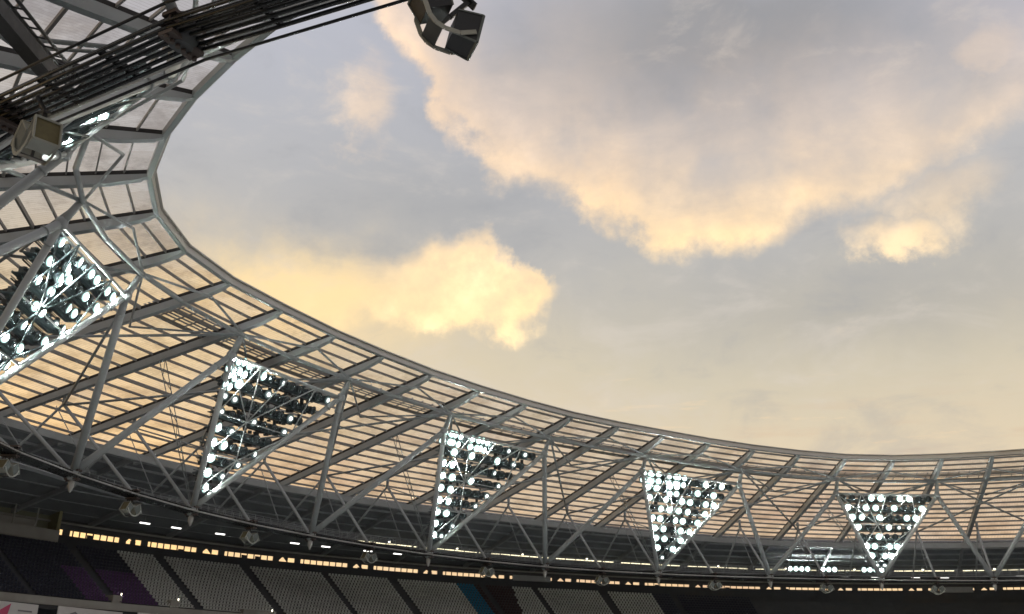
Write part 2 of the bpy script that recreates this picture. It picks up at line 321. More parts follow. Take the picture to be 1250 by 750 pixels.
M['tarmac'] = material('ground_tarmac', (0.06, 0.06, 0.06), 0.9, 0.0, 0.2, 0.1)
def lamp_mat(name, core, mid, rim, rimcol):  # emission fades from core to rim: lens bloom put into the glass
    mt = glow_mat(name, (0.90, 1.0, 0.97), core); t = mt.node_tree; q = G(t)
    co = q.node('ShaderNodeTexCoord').outputs['Object']; sx = q.node('ShaderNodeSeparateXYZ'); t.links.new(co, sx.inputs[0])
    r_ = q.m('SQRT', q.add(q.m('POWER', q.m('ABSOLUTE', sx.outputs[0]), 2.0), q.m('POWER', q.m('ABSOLUTE', sx.outputs[2]), 2.0)))
    em = next(n for n in t.nodes if n.type == 'EMISSION')
    s1 = q.lin(r_, 0.13, 0.24, core, mid); s2 = q.lin(r_, 0.24, 0.45, mid, rim)
    t.links.new(q.m('MINIMUM', s1, s2) if False else q.m('ADD', q.mul(q.m('LESS_THAN', r_, 0.24), s1), q.mul(q.m('GREATER_THAN', r_, 0.24), s2)), em.inputs[1])
    t.links.new(q.mix(q.ss(r_, 0.22, 0.42), (0.92, 1.0, 0.97), rimcol), em.inputs[0]); return mt
M['lit'] = lamp_mat('lit_floodlight', 480.0, 4.0, 0.30, (0.60, 0.90, 0.84))
M['dim'] = lamp_mat('dimmer_floodlight', 4.0, 0.35, 0.05, (0.45, 0.70, 0.70))
M['strip'] = glow_mat('warm_strip_light', (1.0, 0.90, 0.58), 2.2)
M['batten'] = glow_mat('white_batten_light', (1.0, 0.98, 0.92), 3.0)
M['spot'] = glow_mat('small_spot', (1.0, 0.93, 0.70), 5.0)
# lamp glass that is switched off
gm = material('dark_lamp_glass', (0.10, 0.12, 0.125), 0.12, 0.7, 0.3, 9.0); M['glass_off'] = gm
# translucent corrugated roof sheet
def sheet():
    mt = bpy.data.materials.new('translucent_roof_sheet'); mt.use_nodes = True
    t = mt.node_tree; q = G(t)
    for n in list(t.nodes): t.nodes.remove(n)
    uv = q.node('ShaderNodeUVMap', uv_map='metres').outputs[0]
    s2 = q.node('ShaderNodeSeparateXYZ'); t.links.new(uv, s2.inputs[0])
    w = q.m('SINE', q.mul(s2.outputs[0], 2*math.pi/0.36))
    lines = q.ss(w, 0.55, 0.98)
    geo = q.node('ShaderNodeNewGeometry').outputs['Position']
    st = q.noise(geo, 0.22, 5, 0.6); fine = q.noise(geo, 1.6, 5, 0.65)
    grime = q.mul(q.ss(q.add(st, q.mul(fine, 0.35)), 0.58, 0.85), 0.5)
    c = q.mix(q.mul(lines, 0.32), (1.0, 0.96, 0.90), (0.64, 0.59, 0.54))
    c = q.mix(grime, c, (0.36, 0.31, 0.27))
    cell = q.node('ShaderNodeTexWhiteNoise', noise_dimensions='2D')
    fl = q.node('ShaderNodeVectorMath', operation='FLOOR'); dv = q.node('ShaderNodeVectorMath', operation='MULTIPLY'); t.links.new(uv, dv.inputs[0]); dv.inputs[1].default_value = (1/2.4, 1/1.9, 1)
    t.links.new(dv.outputs[0], fl.inputs[0]); t.links.new(fl.outputs[0], cell.inputs['Vector'])
    c = q.mix(q.mul(cell.outputs['Value'], 0.24), c, (0.60, 0.52, 0.45))
    tr = q.node('ShaderNodeBsdfTransparent'); t.links.new(c, tr.inputs[0])
    tl = q.node('ShaderNodeBsdfTranslucent'); t.links.new(c, tl.inputs[0])
    df = q.node('ShaderNodeBsdfDiffuse'); df.inputs[0].default_value = (0.55, 0.52, 0.48, 1)
    a = q.node('ShaderNodeMixShader'); a.inputs[0].default_value = 0.25
    t.links.new(tl.outputs[0], a.inputs[1]); t.links.new(df.outputs[0], a.inputs[2])
    b = q.node('ShaderNodeMixShader'); b.inputs[0].default_value = 0.22
    t.links.new(tr.outputs[0], b.inputs[1]); t.links.new(a.outputs[0], b.inputs[2])
    o = q.node('ShaderNodeOutputMaterial'); t.links.new(b.outputs[0], o.inputs[0])
    return mt
M['sheet'] = sheet()

# ------------------------------------------------------------------ ring geometry
def ringpt(ring, i):
    x = max(0.0, min(len(ring)-1.001, i+6)); k = int(x); f = x-k
    a, b = Vector(ring[k]), Vector(ring[k+1]); v = a.lerp(b, f)
    return Vector((v.x, v.y, v.z+EYE))
def T(i): return ringpt(RING_T, i)
def U(i): return ringpt(RING_U, i)
def V(i): return ringpt(RING_V, i)
def E(i): return ringpt(RING_E, i)
def L(i): return ringpt(RING_L, i)
def outw(i):
    x = max(0.0, min(len(OUTWARD)-1.001, i+6)); k = int(x); f = x-k
    return (Vector((*OUTWARD[k], 0)).lerp(Vector((*OUTWARD[k+1], 0)), f)).normalized()
def interp(x, pts):
    if x <= pts[0][0]: return pts[0][1]
    for (a, va), (b, vb) in zip(pts[:-1], pts[1:]):
        if x <= b: return va+(vb-va)*(x-a)/(b-a)
    return pts[-1][1]
def slotz(i): return EYE+interp(i, [(-6, 23.1), (-0.8, 22.96), (3, 22.75), (5.5, 22.72), (8.5, 22.14), (10.1, 21.66), (12.6, 21.15), (18, 20.2)])
def off(i, d, z):
    p = L(i)+outw(i)*d; return Vector((p.x, p.y, z))
def Opt(i): return off(i, 47.5, slotz(i)+0.75)
UPV = Vector((0, 0, 1))
I0, I1 = -5, 29                 # bays that are built

# ------------------------------------------------------------------ ground and pitch
b = MB(); b.quad((-2500,-2500,-0.3),(2500,-2500,-0.3),(2500,2500,-0.3),(-2500,2500,-0.3)); structure(b.build('ground', M['tarmac']))
b = MB(); b.lathe((42, 74, -0.296), [(92, 0), (92, 0.01)], n=64); structure(b.build('bounce_disc', material('pale_bounce_disc', (0.46, 0.46, 0.45), 0.8, 0, 0.1, 0.2)))  # unseen pale disc, added to bounce sky light up under the roof
b = MB(); b.lathe((42, 74, -0.28), [(40, 0), (40, 0.02)], n=48); structure(b.build('pitch', M['grass']))

# ------------------------------------------------------------------ roof
roof = empty('stadium_roof', tuple(T(10))); roof.location = (0, 0, 0)
tag(roof, 'sweeping grey steel stadium roof with radial rafters and translucent amber panels', 'roof')
def EX(i): return T(i)+(E(i)-T(i))*1.092
def rafter(i):
    t, e = T(i), EX(i); d = (e-t); ln = d.length; d.normalize(); sd = d.cross(UPV).normalized(); u = sd.cross(d)
    # bottom profile rises at the tip
    prof = [(-0.1, 0.42), (0.4, 0.28), (2.6, 0.0), (9, -0.10), (22, -0.08), (ln, 0.0)]
    b = MB(); rings = []
    for s_, bo in prof:
        p = t+d*s_; w = 0.22
        rings.append([p-sd*w+u*bo, p+sd*w+u*bo, p+sd*w+u*0.62, p-sd*w+u*0.62])
    for a, c in zip(rings[:-1], rings[1:]): b.hexa(a+c)
    # flange plates proud of the web
    for a, c in zip(rings[1:-1], rings[2:]):
        b.beam((a[0]+a[1])/2, (c[0]+c[1])/2, 0.52, 0.05, lift=-0.025)
    o = b.build('rafter', M['steel'], roof)
    q = MB(); a, c = t+u*0.80, e+u*0.80
    q.beam(a, c, 0.30, 0.34)
    for k in range(1, 32):
        p = t.lerp(e, k/32)+u*0.70+sd*0.22; q.box(p, 0.12, 0.12, 0.16)
    q.build('gutter', M['gutter'], o)
    return o
for i in range(I0, I1+1): rafter(i)
NP = 19
def sfrac(j): return 1.09*(j/NP)**1.06
purl_stuff = MB()
sheets_far = []
for i in range(I0, I1):
    ta, tb, ea, eb = T(i), T(i+1), E(i), E(i+1)
    da, db = (ea-ta), (eb-tb)
    near = 12 <= i <= 24 and i != 13 and i != 14 or False
    near = 15 <= i <= 25
    def P(side, s_, z):
        p = (ta+da*s_) if side == 0 else (tb+db*s_); return p+UPV*z
    # edge beam and capping
    b = MB(); b.beam(P(0,0,0.72), P(1,0,0.72), 0.34, 0.58)
    eb_ = b.build('edge_beam', M['edge'], roof)
    b = MB(); ia = -outw(i)*0.21; ib = -outw(i+1)*0.21
    b.beam(P(0,0,1.08)+ia*0.9, P(1,0,1.08)+ib*0.9, 0.50, 0.10); b.beam(P(0,0,0.75)+ia, P(1,0,0.75)+ib, 0.05, 0.5)
    b.build('edge_capping', M['edge_cap'], eb_)
    wa = (P(0,0.5,0)-P(1,0.5,0)).length
    for j in range(NP):
        s0, s1 = sfrac(j), sfrac(j+1)
        a0, a1, b1, b0 = P(0,s0,1.02), P(0,s1,1.02), P(1,s1,1.02), P(1,s0,1.02)
        if near: b = MB()
        elif j == 0: b = MB()
        L0 = da.length
        b.quad(a0, a1, b1, b0, [(0, s0*L0), (0, s1*L0), (wa, s1*L0), (wa, s0*L0)])
        if near: b.build('roof_panel', M['sheet'], roof)
    if not near: b.build('roof_panel', M['sheet'], roof)
    for j in range(1, NP):
        s_ = sfrac(j); heavy = (j in (5, 11))
        if near: b = MB()
        else: b = purl_stuff
        b.beam(P(0,s_,0.88), P(1,s_,0.88), 0.18 if heavy else 0.11, 0.34 if heavy else 0.25)
        if near: b.build('purlin', M['purlin'], roof)
o = purl_stuff.build('far_purlins', M['purlin'], roof); o['kind'] = 'stuff'
for i in range(I0, 16):
    b = MB()
    for s_ in (0.205, 0.218, 0.231, 0.244, 0.257): b.beam(T(i).lerp(E(i), s_)+UPV*1.22, T(i+1).lerp(E(i+1), s_)+UPV*1.22, 0.24, 0.06)
    for q in range(5): p0 = T(i).lerp(T(i+1), (q+0.5)/5); p1 = E(i).lerp(E(i+1), (q+0.5)/5); b.beam(p0.lerp(p1, 0.19)+UPV*1.12, p0.lerp(p1, 0.27)+UPV*1.12, 0.08, 0.12)
    o = b.build('roof_walkway', M['rib'], roof)
# opaque rear deck, ribs, back beam
for i in range(I0, 19):
    ea, eb = E(i), E(i+1); oa, ob = Opt(i), Opt(i+1)
    b = MB(); b.beam(ea-UPV*0.48, eb-UPV*0.48, 0.6, 0.80); bb = b.build('back_beam', M['steel_light'], roof)
    b = MB(); b.beam(ea-UPV*0.92-outw(i)*0.05, eb-UPV*0.92-outw(i+1)*0.05, 0.9, 0.08); b.build('flange', M['steel'], bb)
    ea, eb = EX(i), EX(i+1)
    b = MB(); up1 = UPV*1.25
    b.hexa([ea+up1, oa+up1*0.7, ob+up1*0.7, eb+up1, ea+up1*1.15, oa+up1*0.85, ob+up1*0.85, eb+up1*1.15]); b.build('deck_panel', M['soffit'], roof)
    b = MB(); b.beam(ea+UPV*0.9, oa+UPV*0.6, 0.4, 0.7); b.build('deck_rib', M['rib'], roof)
    for s_ in (0.14, 0.28, 0.42, 0.56, 0.72, 0.88):
        b = MB(); b.beam(ea.lerp(oa, s_)+UPV*1.0, eb.lerp(ob, s_)+UPV*1.0, 0.14, 0.3); b.build('deck_purlin', M['rib'], roof)
# ring chord, struts, bracing, zigzag tubes
def C(i): return U(i)+outw(i)*1.1-UPV*1.9
for i in range(I0, 27):
    b = MB(); b.tube(U(i)-UPV*0.1, U(i+1)-UPV*0.1, 0.20); b.build('ring_chord', M['steel'], roof)
for i in range(I0, 26):
    b = MB(); b.tube(V(i)+UPV*0.1, L(i)+UPV*0.3+outw(i)*0.3, 0.17); b.build('inner_strut', M['steel'], roof)
for i in range(I0, 17):
    b = MB(); b.tube(V(i)+UPV*0.1, off(i, 19.5, EYE+21.2), 0.13); b.build('outer_strut', M['steel'], roof)
for i in range(I0, 26):
    b = MB(); b.tube(V(i)-UPV*0.15, V(i)+UPV*1.3, 0.16, 0.22); b.build('strut_post', M['steel'], roof)
for k in range(-5, 25, 2):      # odd rafters carry the nodes
    for a, c in ((U(k), V(k+2)), (U(k+2), V(k))):
        b = MB(); b.tube(a, c, 0.135, n=8); b.build('roof_brace', M['steel'], roof)
    mid = T(k+1).lerp(U(k+1), 0.45)
    for q in (k, k+2):
        b = MB(); b.tube(U(q), mid, 0.11, n=8); b.build('tip_brace', M['steel'], roof)
        b = MB(); b.tube(U(q)-UPV*0.1, (U(k+1)*0.72+V(k+1)*0.28), 0.10, n=8); b.build('tip_brace', M['steel'], roof)
for k in range(-5, 27, 2):      # drop posts and node pods
    b = MB(); b.tube(U(k)+UPV*0.2, C(k), 0.24, 0.30); b.lathe(C(k), [(0.2, -0.45), (0.42, -0.25), (0.46, 0.1), (0.3, 0.4)])
    for q in (-1, 1):
        g0 = C(k); g1 = L(k+q)+UPV*0.25; dq = (g1-g0).normalized(); b.beam(g0+dq*0.3, g0+dq*1.5, 0.05, 0.62, up=-outw(k)); b.lathe(g0+dq*1.7, [(0.37, -0.06), (0.37, 0.06)], dq)
    b.build('node_post', M['steel'], roof)
TOWERS = (-2, 2, 6, 10, 14, 18, 22)
for k in range(-4, 26, 2):
    if k in TOWERS: continue
    for q in (k-1, k+1):
        b = MB(); b.tube(C(q), L(k)+UPV*0.25, 0.30, 0.34, n=12); b.build('truss_tube', M['steel'], roof)

# ------------------------------------------------------------------ tension ring: cables, clamps, nodes
tr = empty('tension_ring'); tag(tr, 'ring of dark parallel tension cables with bolted clamps below the roof', 'cable ring')
R0, R1 = -6, 29
for row in range(2):
    for c in range(6 if row == 0 else 4):
        b = MB(); rad = ((c-2.5)*0.25 if row == 0 else (c-1.5)*0.25+0.16); zz = (-0.20, 0.24)[row]
        pts = [L(i)+outw(i)*rad+UPV*zz for i in range(R0, R1+1)]
        b.path(pts, 0.07, n=8); b.build('cable', M['cable'], tr)
for rad, zz, rr, mk in ((-1.0, -0.25, 0.05, 'black'), (0.85, 0.55, 0.05, 'black'), (-0.80, -0.10, 0.085, 'pipe'), (0.75, -0.05, 0.05, 'cable')):
    b = MB(); b.path([L(i)+outw(i)*rad+UPV*zz for i in range(R0, (24 if mk == 'pipe' else R1)+1)], rr, n=8)
    b.build('pipe' if mk == 'pipe' else 'guide_wire', M[mk], tr)
for i in range(R0, R1):
    t_ = (L(i+1)-L(max(i-1, -6))).normalized(); w = outw(i); Mx = Matrix((w, t_, UPV)).transposed()
    b = MB()
    for z in (-0.36, 0.0, 0.36): b.box(L(i)+UPV*z, 1.35, 0.55, 0.13, Mx)
    for c in range(6):
        p = L(i)+w*((c-2.5)*0.235); b.tube(p-UPV*0.52, p+UPV*0.52, 0.045, n=6); b.lathe(p-UPV*0.5, [(0.08, -0.05), (0.08, 0.05)], n=6)
    b.build('clamp', M['casting'], tr)
    for f in (0.33, 0.67):
        b = MB(); b.box(L(i).lerp(L(i+1), f)-UPV*0.02, 1.5, 0.14, 0.16, Mx); b.build('spacer', M['black'], tr)
for k in range(-6, 28, 2):
    b = MB(); p = L(k)
    b.lathe(p, [(0.03, -1.5), (0.10, -1.4), (0.27, -0.95), (0.27, -0.6), (0.16, -0.48), (0.24, -0.3)], n=12)
    if k < 22: b.build('pendant', M['pipe'], tr)
    b = MB(); b.lathe(p, [(0.34, -0.45), (0.52, -0.15), (0.55, 0.2), (0.42, 0.55), (0.2, 0.7)], n=14)
    b.tube(p+outw(k)*0.5-UPV*0.1, p-outw(k)*0.6-UPV*0.1, 0.3)
    b.build('node_casting', M['steel_dark' if k >= 22 else 'steel'], tr)

# ------------------------------------------------------------------ floodlight towers
def lamp_meshes():
    b = MB()
    b.lathe((0,0,0), [(0.12, -0.46), (0.22, -0.40), (0.40, -0.10), (0.48, 0.0), (0.48, 0.05), (0.45, 0.05)], Vector((0,1,0)), n=14)
    b.box((-0.47, -0.12, 0), 0.03, 0.10, 0.5); b.box((0.47, -0.12, 0), 0.03, 0.10, 0.5); b.box((0, -0.5, -0.25), 0.35, 0.22, 0.25)
    hm = b.mesh('floodlight', M['housing'])
    out = {}
    for key, mt in (('#', 'lit'), ('o', 'dim'), ('.', 'glass_off')):
        b = MB(); b.lathe((0,0,0), [(0.45, 0.04), (0.455, 0.055), (0.38, 0.11), (0.24, 0.15), (0.13, 0.165), (0.02, 0.17)], Vector((0,1,0)), n=16)
        out[key] = b.mesh('lens', M[mt])
    return hm, out
HM, LENS = lamp_meshes()
PAT = {
 2: ['...##.##..', '#.##.#..#', '##.#..##', '#..#oo', '..#...', '##.##', '#.##', 'oo'],
 6: ['@@.@@..#.#.', '##.@..#.#.', '#.#.##.##', '.####.#', '##.##.#', '##.##', '##.#', '#.#', 'o'],
 10: ['@@.@@..o.o.', '.#.#..#.o.', '##....o..', '##.#..o', '##...o', '##..o', '##..', '#.o', '#o'],
 14: ['@@.#.o....o', '@#..o.....', 'oo.....o.', 'o..o..o', '#o...', '##..o', '#.o', '#o', '#'],
 18: ['##..#.##.##', '.#.@#..#.#', '##.#..##.', '..##.o#', '#.#..#', '##.#.', '.##', '#.', '#'],
 22: ['.#...#...#.', '....#.....', '.........', '.......', '......', '...o.', '....', '...', '..'],
 -2: ['#.##.#.##.#', '.##.#.##.#', '##..##.#.', '#.##.##', '.##.##', '#.##.', '##.#', '#.#', 'o']}
LABELS = {2: 'triangular floodlight tower facing the camera, far right, lamps lit across all rows',
 6: 'triangular floodlight tower with dazzling lit lamps, some added as bloom, second from the right',
 10: 'triangular floodlight tower lit mainly along its left edge, above the middle of the stand',
 14: 'leaning triangular floodlight tower with bright upper left corner, above the left white seats',
 18: 'large triangular floodlight tower at the left picture edge with paired round lamps',
 22: 'floodlight tower seen edge on behind the cable bundle at upper left',
 -2: 'triangular floodlight tower just past the right picture edge'}
CENTRE = Vector((42, 74, 0))
def tower(k):
    Lk, Ca, Cb = L(k)+UPV*0.25, C(k+1), C(k-1)       # a: left in the picture
    ro = empty('floodlight_tower', tuple(Lk)); ro.location = (0, 0, 0)
    tag(ro, LABELS[k], 'floodlight tower', 'floodlight towers around the roof')
    xa = (Cb-Ca).normalized(); top = (Ca+Cb)/2; dn = (Lk-top).normalized(); nr = xa.cross(dn).normalized()
    if nr.dot(-outw(k)) < 0: nr = -nr
    for c in (Ca, Cb):
        b = MB(); b.tube(c, Lk, 0.27, 0.31, n=12); b.build('edge_tube', M['frame_lit'], ro)
    b = MB(); b.tube(Ca, Cb, 0.13, n=10); b.tube(Ca-nr*0.7-UPV*0.4, Cb-nr*0.7-UPV*0.4, 0.09, n=8); b.build('top_chord', M['frame_lit'], ro)
    def pp(s_, f):      # s_: 0 top .. 1 bottom, f: 0 left .. 1 right
        return Ca.lerp(Lk, s_).lerp(Cb.lerp(Lk, s_), f)
    for s_ in (0.36, 0.62, 0.86):
        b = MB(); b.tube(pp(s_, 0), pp(s_, 1), 0.07, n=8); b.build('cross_bar', M['frame_lit'], ro)
    segs = [((0.0, 0.25), (0.36, 0.0)), ((0.0, 0.25), (0.36, 0.39)), ((0.0, 0.5), (0.36, 0.39)), ((0.0, 0.75), (0.36, 0.39)), ((0.0, 0.75), (0.36, 1.0)),
            ((0.36, 0.39), (0.62, 0.0)), ((0.36, 0.39), (0.62, 0.65)), ((0.36, 1.0), (0.62, 0.65)), ((0.62, 0.65), (0.86, 0.0)), ((0.62, 0.65), (0.86, 1.0)), ((0.0, 0.0), (0.36, 0.39))]
    for (a, c) in segs:
        b = MB(); b.tube(pp(*a)+nr*0.05, pp(*c)+nr*0.05, 0.07, n=6); b.build('lattice_bar', M['rail' if k >= 18 else 'frame_lit'], ro)  # bars of the left towers coloured darker, without the painted spill
    rows = PAT[k]; n = len(rows)
    aim = (CENTRE+outw(k)*(-25)-top); aim = (Vector((6, 22, 0))-top) if k == 22 else aim; aim.normalize()
    yv = aim; xv = yv.cross(UPV).normalized(); zv = xv.cross(yv)
    Ml = Matrix((xv, yv, zv)).transposed().to_4x4()
    rnd = random.Random(k+50)
    for r, row in enumerate(rows):
        s_ = 0.055+0.80*r/(n-1 if n > 1 else 1); a, c = pp(s_, 0.0), pp(s_, 1.0)
        b = MB(); rb = -nr*0.75
        b.beam(a+rb, c+rb, 0.14, 0.2); b.beam(a+rb*1.5-UPV*0.55, c+rb*1.5-UPV*0.55, 1.0, 0.07)
        for q in range(len(row)): 
            p = a.lerp(c, (q+0.5)/len(row))+rb*1.35; b.box(p-UPV*0.22, 0.52, 0.5, 0.55)
        b.build('lamp_rail', M['rail'], ro)
        if r < n-1:     # cable trays and gear boxes between rows
            b = MB(); s2 = s_+0.4*0.80/(n-1); a2, c2 = pp(s2, 0.04), pp(s2, 0.96); b.beam(a2+rb*1.3, c2+rb*1.3, 0.3, 0.46); b.tube(a2+rb*2.2, c2+rb*2.2, 0.04, n=5); b.tube(a2+rb*2.2-UPV*0.4, c2+rb*2.2-UPV*0.4, 0.04, n=5)
            b.build('gear_tray', M['rail'], ro)
            b = MB(); s3 = s_+0.72*0.80/(n-1); a3, c3 = pp(s3, 0.04), pp(s3, 0.96)
            for q in range(2*len(row)):
                if rnd.random() < 0.6: b.box(a3.lerp(c3, (q+0.5)/(2*len(row)))+rb*rnd.uniform(1.1, 1.9)+UPV*rnd.uniform(-0.2, 0.2), rnd.uniform(0.2, 0.5), 0.3, rnd.uniform(0.15, 0.45))
            b.beam(a3+rb*1.9, c3+rb*1.9, 0.08, 0.10)
            o = b.build('control_gear', M['steel_dark'], ro); o['kind'] = 'stuff'
        for q, ch in enumerate(row):
            f = (q+0.5)/len(row); p = a.lerp(c, f)-nr*0.35
            yaw = rnd.uniform(-0.35, 0.35); mt = Matrix.Translation(p) @ (Matrix.Rotation(yaw, 4, 'Z') @ Ml)
            if ch == '@':  # extra lamps packed into one slot, added to stand in for bloom
                for ax in (-0.36, 0.36):
                    for az_ in (-0.36, 0.36):
                        lo = inst('floodlight', HM, ro, mt @ Matrix.Translation((ax*1.34, 0.1, az_*1.34))); inst('lens', LENS['#'], lo)
                continue
            lo = inst('floodlight', HM, ro, mt @ Matrix.Scale((1.15 if ch == '#' else 1.0)*(0.82 if k >= 18 else 1.0), 4)); inst('lens', LENS[ch], lo)
    # lattice mast behind the panel
    base = Lk-nr*0.6+UPV*0.4; tp = T(k+1).lerp(E(k+1), 0.40); d = (tp-base)
    b = MB(); sd = d.cross(nr).normalized()*0.3
    b.tube(base+sd*0.3, tp+sd, 0.05, n=6); b.tube(base-sd*0.3, tp-sd, 0.05, n=6)
    for q in range(9):
        f = q/9; b.tube(base.lerp(tp, f)+sd*(0.3+0.7*f)*(1 if q % 2 else -1), base.lerp(tp, f+1/9)+sd*(0.3+0.7*(f+1/9))*(-1 if q % 2 else 1), 0.035, n=5)
    b.build('lattice_mast', M['steel'], ro)
    b = MB(); b.tube(top-nr*0.7-UPV*0.4, V(k)*0.35+U(k)*0.65, 0.08, n=6); b.tube(pp(0.62, 0.5)-nr*0.7, V(k), 0.08, n=6); b.build('back_stay', M['steel'], ro)
for k in TOWERS[1:]: tower(k)

# ------------------------------------------------------------------ loudspeakers
def speaker_meshes():
    """two wedge cabinets on a curved cradle; local x along the ring, y inward, z up, hung from z=0"""
    parts = []
    b = MB(); b.box((0, 0, -0.45), 0.14, 0.14, 0.95); b.box((0, 0, 0.0), 0.5, 0.3, 0.08); parts.append(('hanger', b.mesh('hanger', M['black'])))
    for s in (-1, 1):           # curved side plates
        b = MB(); pts = [(-0.98, -1.05), (-0.70, -1.48), (-0.30, -1.72), (0.0, -1.78), (0.30, -1.72), (0.70, -1.48), (0.98, -1.05)]
        for (x0, z0), (x1, z1) in zip(pts[:-1], pts[1:]): b.beam((x0, s*0.50, z0), (x1, s*0.50, z1), 0.04, 0.14, up=Vector((0,0,1)))
        parts.append(('cradle', b.mesh('cradle', M['speaker'])))
    b = MB(); b.box((0, 0, -1.74), 0.5, 0.9, 0.05); b.box((0, 0, -1.25), 0.10, 0.10, 0.95); parts.append(('crossbar', b.mesh('crossbar', M['steel_dark'])))
    cab = []
    for s in (-1, 1):
        Mx = Matrix.Translation((s*0.66, 0, -1.0)) @ Matrix.Rotation(s*R(-28), 4, 'Y')
        def pt(x, y, z): return Mx @ Vector((x*s, y, z))
        # cabinet: mouth looks outward and down
        b = MB(); hw, hh = 0.46, 0.50
        back = [pt(-0.40, -0.40, -0.42), pt(-0.40, 0.40, -0.42), pt(-0.40, 0.40, 0.42), pt(-0.40, -0.40, 0.42)]
        frnt = [pt(0.34, -hw, -hh), pt(0.34, hw, -hh), pt(0.34, hw, hh), pt(0.34, -hw, hh)]
        b.slot = 1; n0 = len(b.v); b.v += [tuple(p) for p in back+frnt]
        for q in ((0,1,5,4),(2,3,7,6),(0,3,2,1)): b.face([n0+x for x in q])
        b.slot = 2
        for q in ((1,2,6,5),(3,0,4,7)): b.face([n0+x for x in q])
        b.slot = 0
        for (y0, z0, y1, z1) in ((-hw,-hh,hw,-hh),(hw,-hh,hw,hh),(hw,hh,-hw,hh),(-hw,hh,-hw,-hh)):
            b.beam(pt(0.36, y0, z0), pt(0.36, y1, z1), 0.07, 0.07, up=Vector((0.3, 0.2, 0.9)))
            b.beam(pt(-0.40, y0*0.87, z0*0.84), pt(0.34, y0, z0), 0.05, 0.05, up=Vector((0.3, 0.7, 0.2)))
        cm = b.mesh('cabinet', [M['speaker'], M['speaker'], M['speaker_side']]); cm_shaded = b.mesh('cabinet', [M['speaker_side'], M['black'], M['black']])  # second mesh: same cabinet, its backlit shade put into darker colours
        b = MB(); b.quad(pt(0.30, -hw, -hh), pt(0.30, hw, -hh), pt(0.30, hw, hh), pt(0.30, -hw, hh)); gmesh = b.mesh('grille', M['grille'])
        cab.append((cm, gmesh, cm_shaded))
    return parts, cab
SPK, CAB = speaker_meshes()
SPK_LABEL = {
 1: 'small cream twin loudspeaker under the cable ring right of the rightmost floodlight tower',
 3: 'small cream twin loudspeaker under the cable ring just left of the rightmost floodlight tower',
 5: 'cream twin loudspeaker right of the second floodlight tower from the right, over dark seats',
 7: 'cream twin loudspeaker left of the second floodlight tower from the right',
 9: 'cream twin loudspeaker right of the middle floodlight tower, above maroon seats',
 11: 'cream twin loudspeaker left of the middle floodlight tower, in front of the amber slot',
 13: 'cream twin loudspeaker right of the leaning floodlight tower, above white seats',
 15: 'cream twin loudspeaker left of the leaning floodlight tower, above purple seats',
 17: 'cream twin loudspeaker under the cable ring at the left picture edge',
 23: 'large cream twin loudspeaker with olive grilles below the near cable bundle, upper left',
 25: 'large loudspeaker cluster, coloured dark as if backlit, hanging alone against the sky at the top'}
for i, lab in SPK_LABEL.items():
    t_ = (L(i+1)-L(max(i-1, -6))).normalized(); w = -outw(i); p = L(i)-UPV*0.45
    ex = dict(((23, (t_*2.75-UPV*0.50)), (25, t_*0.55-UPV*1.42))).get(i, Vector((0,0,0)))
    ro = empty('loudspeaker', tuple(p+ex)); ro.matrix_world = Matrix.Translation(p+ex) @ Matrix((t_, w, UPV)).transposed().to_4x4() @ Matrix.Rotation(R({25: 42, 23: -12}.get(i, 0)), 4, 'Z') @ Matrix.Rotation(R({25: 38, 23: 16}.get(i, 0)), 4, 'Y') @ Matrix.Scale({25: 0.86, 23: 0.90}.get(i, 0.86), 4)
    tag(ro, lab, 'loudspeaker', 'loudspeakers hanging from the cable ring')
    for nm, me in SPK: inst(nm, me, ro)
    if i in (23, 25):           # longer drop pole up to the ring
        b = MB(); b.tube(Vector((0, 0, 0)), ro.matrix_world.inverted() @ (p+UPV*0.4+(ex*0.75 if i == 23 else t_*0.9)-UPV*(ex.z*0.75 if i == 23 else 0)), 0.09, n=8); b.build('pole', M['black'], ro)
    for cm, gme, cm_shaded in CAB:
        c = inst('cabinet', cm_shaded if i == 25 else cm, ro); inst('grille', gme, c)

# ------------------------------------------------------------------ catwalk behind the cable ring
cw = empty('catwalk'); tag(cw, 'narrow dark maintenance catwalk with thin railings behind the cable ring', 'catwalk')
for i in range(-5, 18):
    a, c = off(i, 6, L(i).z+1.3), off(i+1, 6, L(i+1).z+1.3); a2, c2 = off(i, 7.1, L(i).z+1.3), off(i+1, 7.1, L(i+1).z+1.3)
    b = MB(); b.beam((a+a2)/2, (c+c2)/2, 1.1, 0.06); b.build('deck', M['rib'], cw)
    b = MB()
    for p, q in ((a, c), (a2, c2)):
        for z in (0.35, 0.7, 1.1): b.tube(p+UPV*z, q+UPV*z, 0.025, n=5)
        for s_ in range(8): r_ = p.lerp(q, s_/8); b.tube(r_, r_+UPV*1.1, 0.025, n=5)
    b.build('railing', M['rib'], cw)
    b = MB(); b.tube(a+UPV*1.1, V(i)+outw(i)*1.0, 0.05, n=6); b.build('hanger', M['rib'], cw)

# ------------------------------------------------------------------ access gantry near the camera, upper left
gy = empty('access_gantry'); tag(gy, 'black access gantry with ladder rungs meeting the near cable bundle, top left', 'gantry')
ga, gc = Vector((-16.76, 28.98, 26.01)), Vector((-16.34, 21.43, 25.05))
b = MB(); b.beam(ga, gc, 0.55, 0.5); b.build('box_beam', M['black'], gy)
gd = (gc-ga).normalized(); gs = gd.cross(Vector((0, 1, 0.4))).normalized()
for s_, nm in ((0.72, 'rail'), (1.15, 'rail')):
    b = MB(); b.tube(ga-gs*s_, gc-gs*s_, 0.06, n=6); b.build(nm, M['black'], gy)
for q in range(1, 13):
    p = ga.lerp(gc, q/13); b = MB(); b.tube(p-gs*0.72, p-gs*1.15, 0.035, n=5); b.build('rung', M['black'], gy)

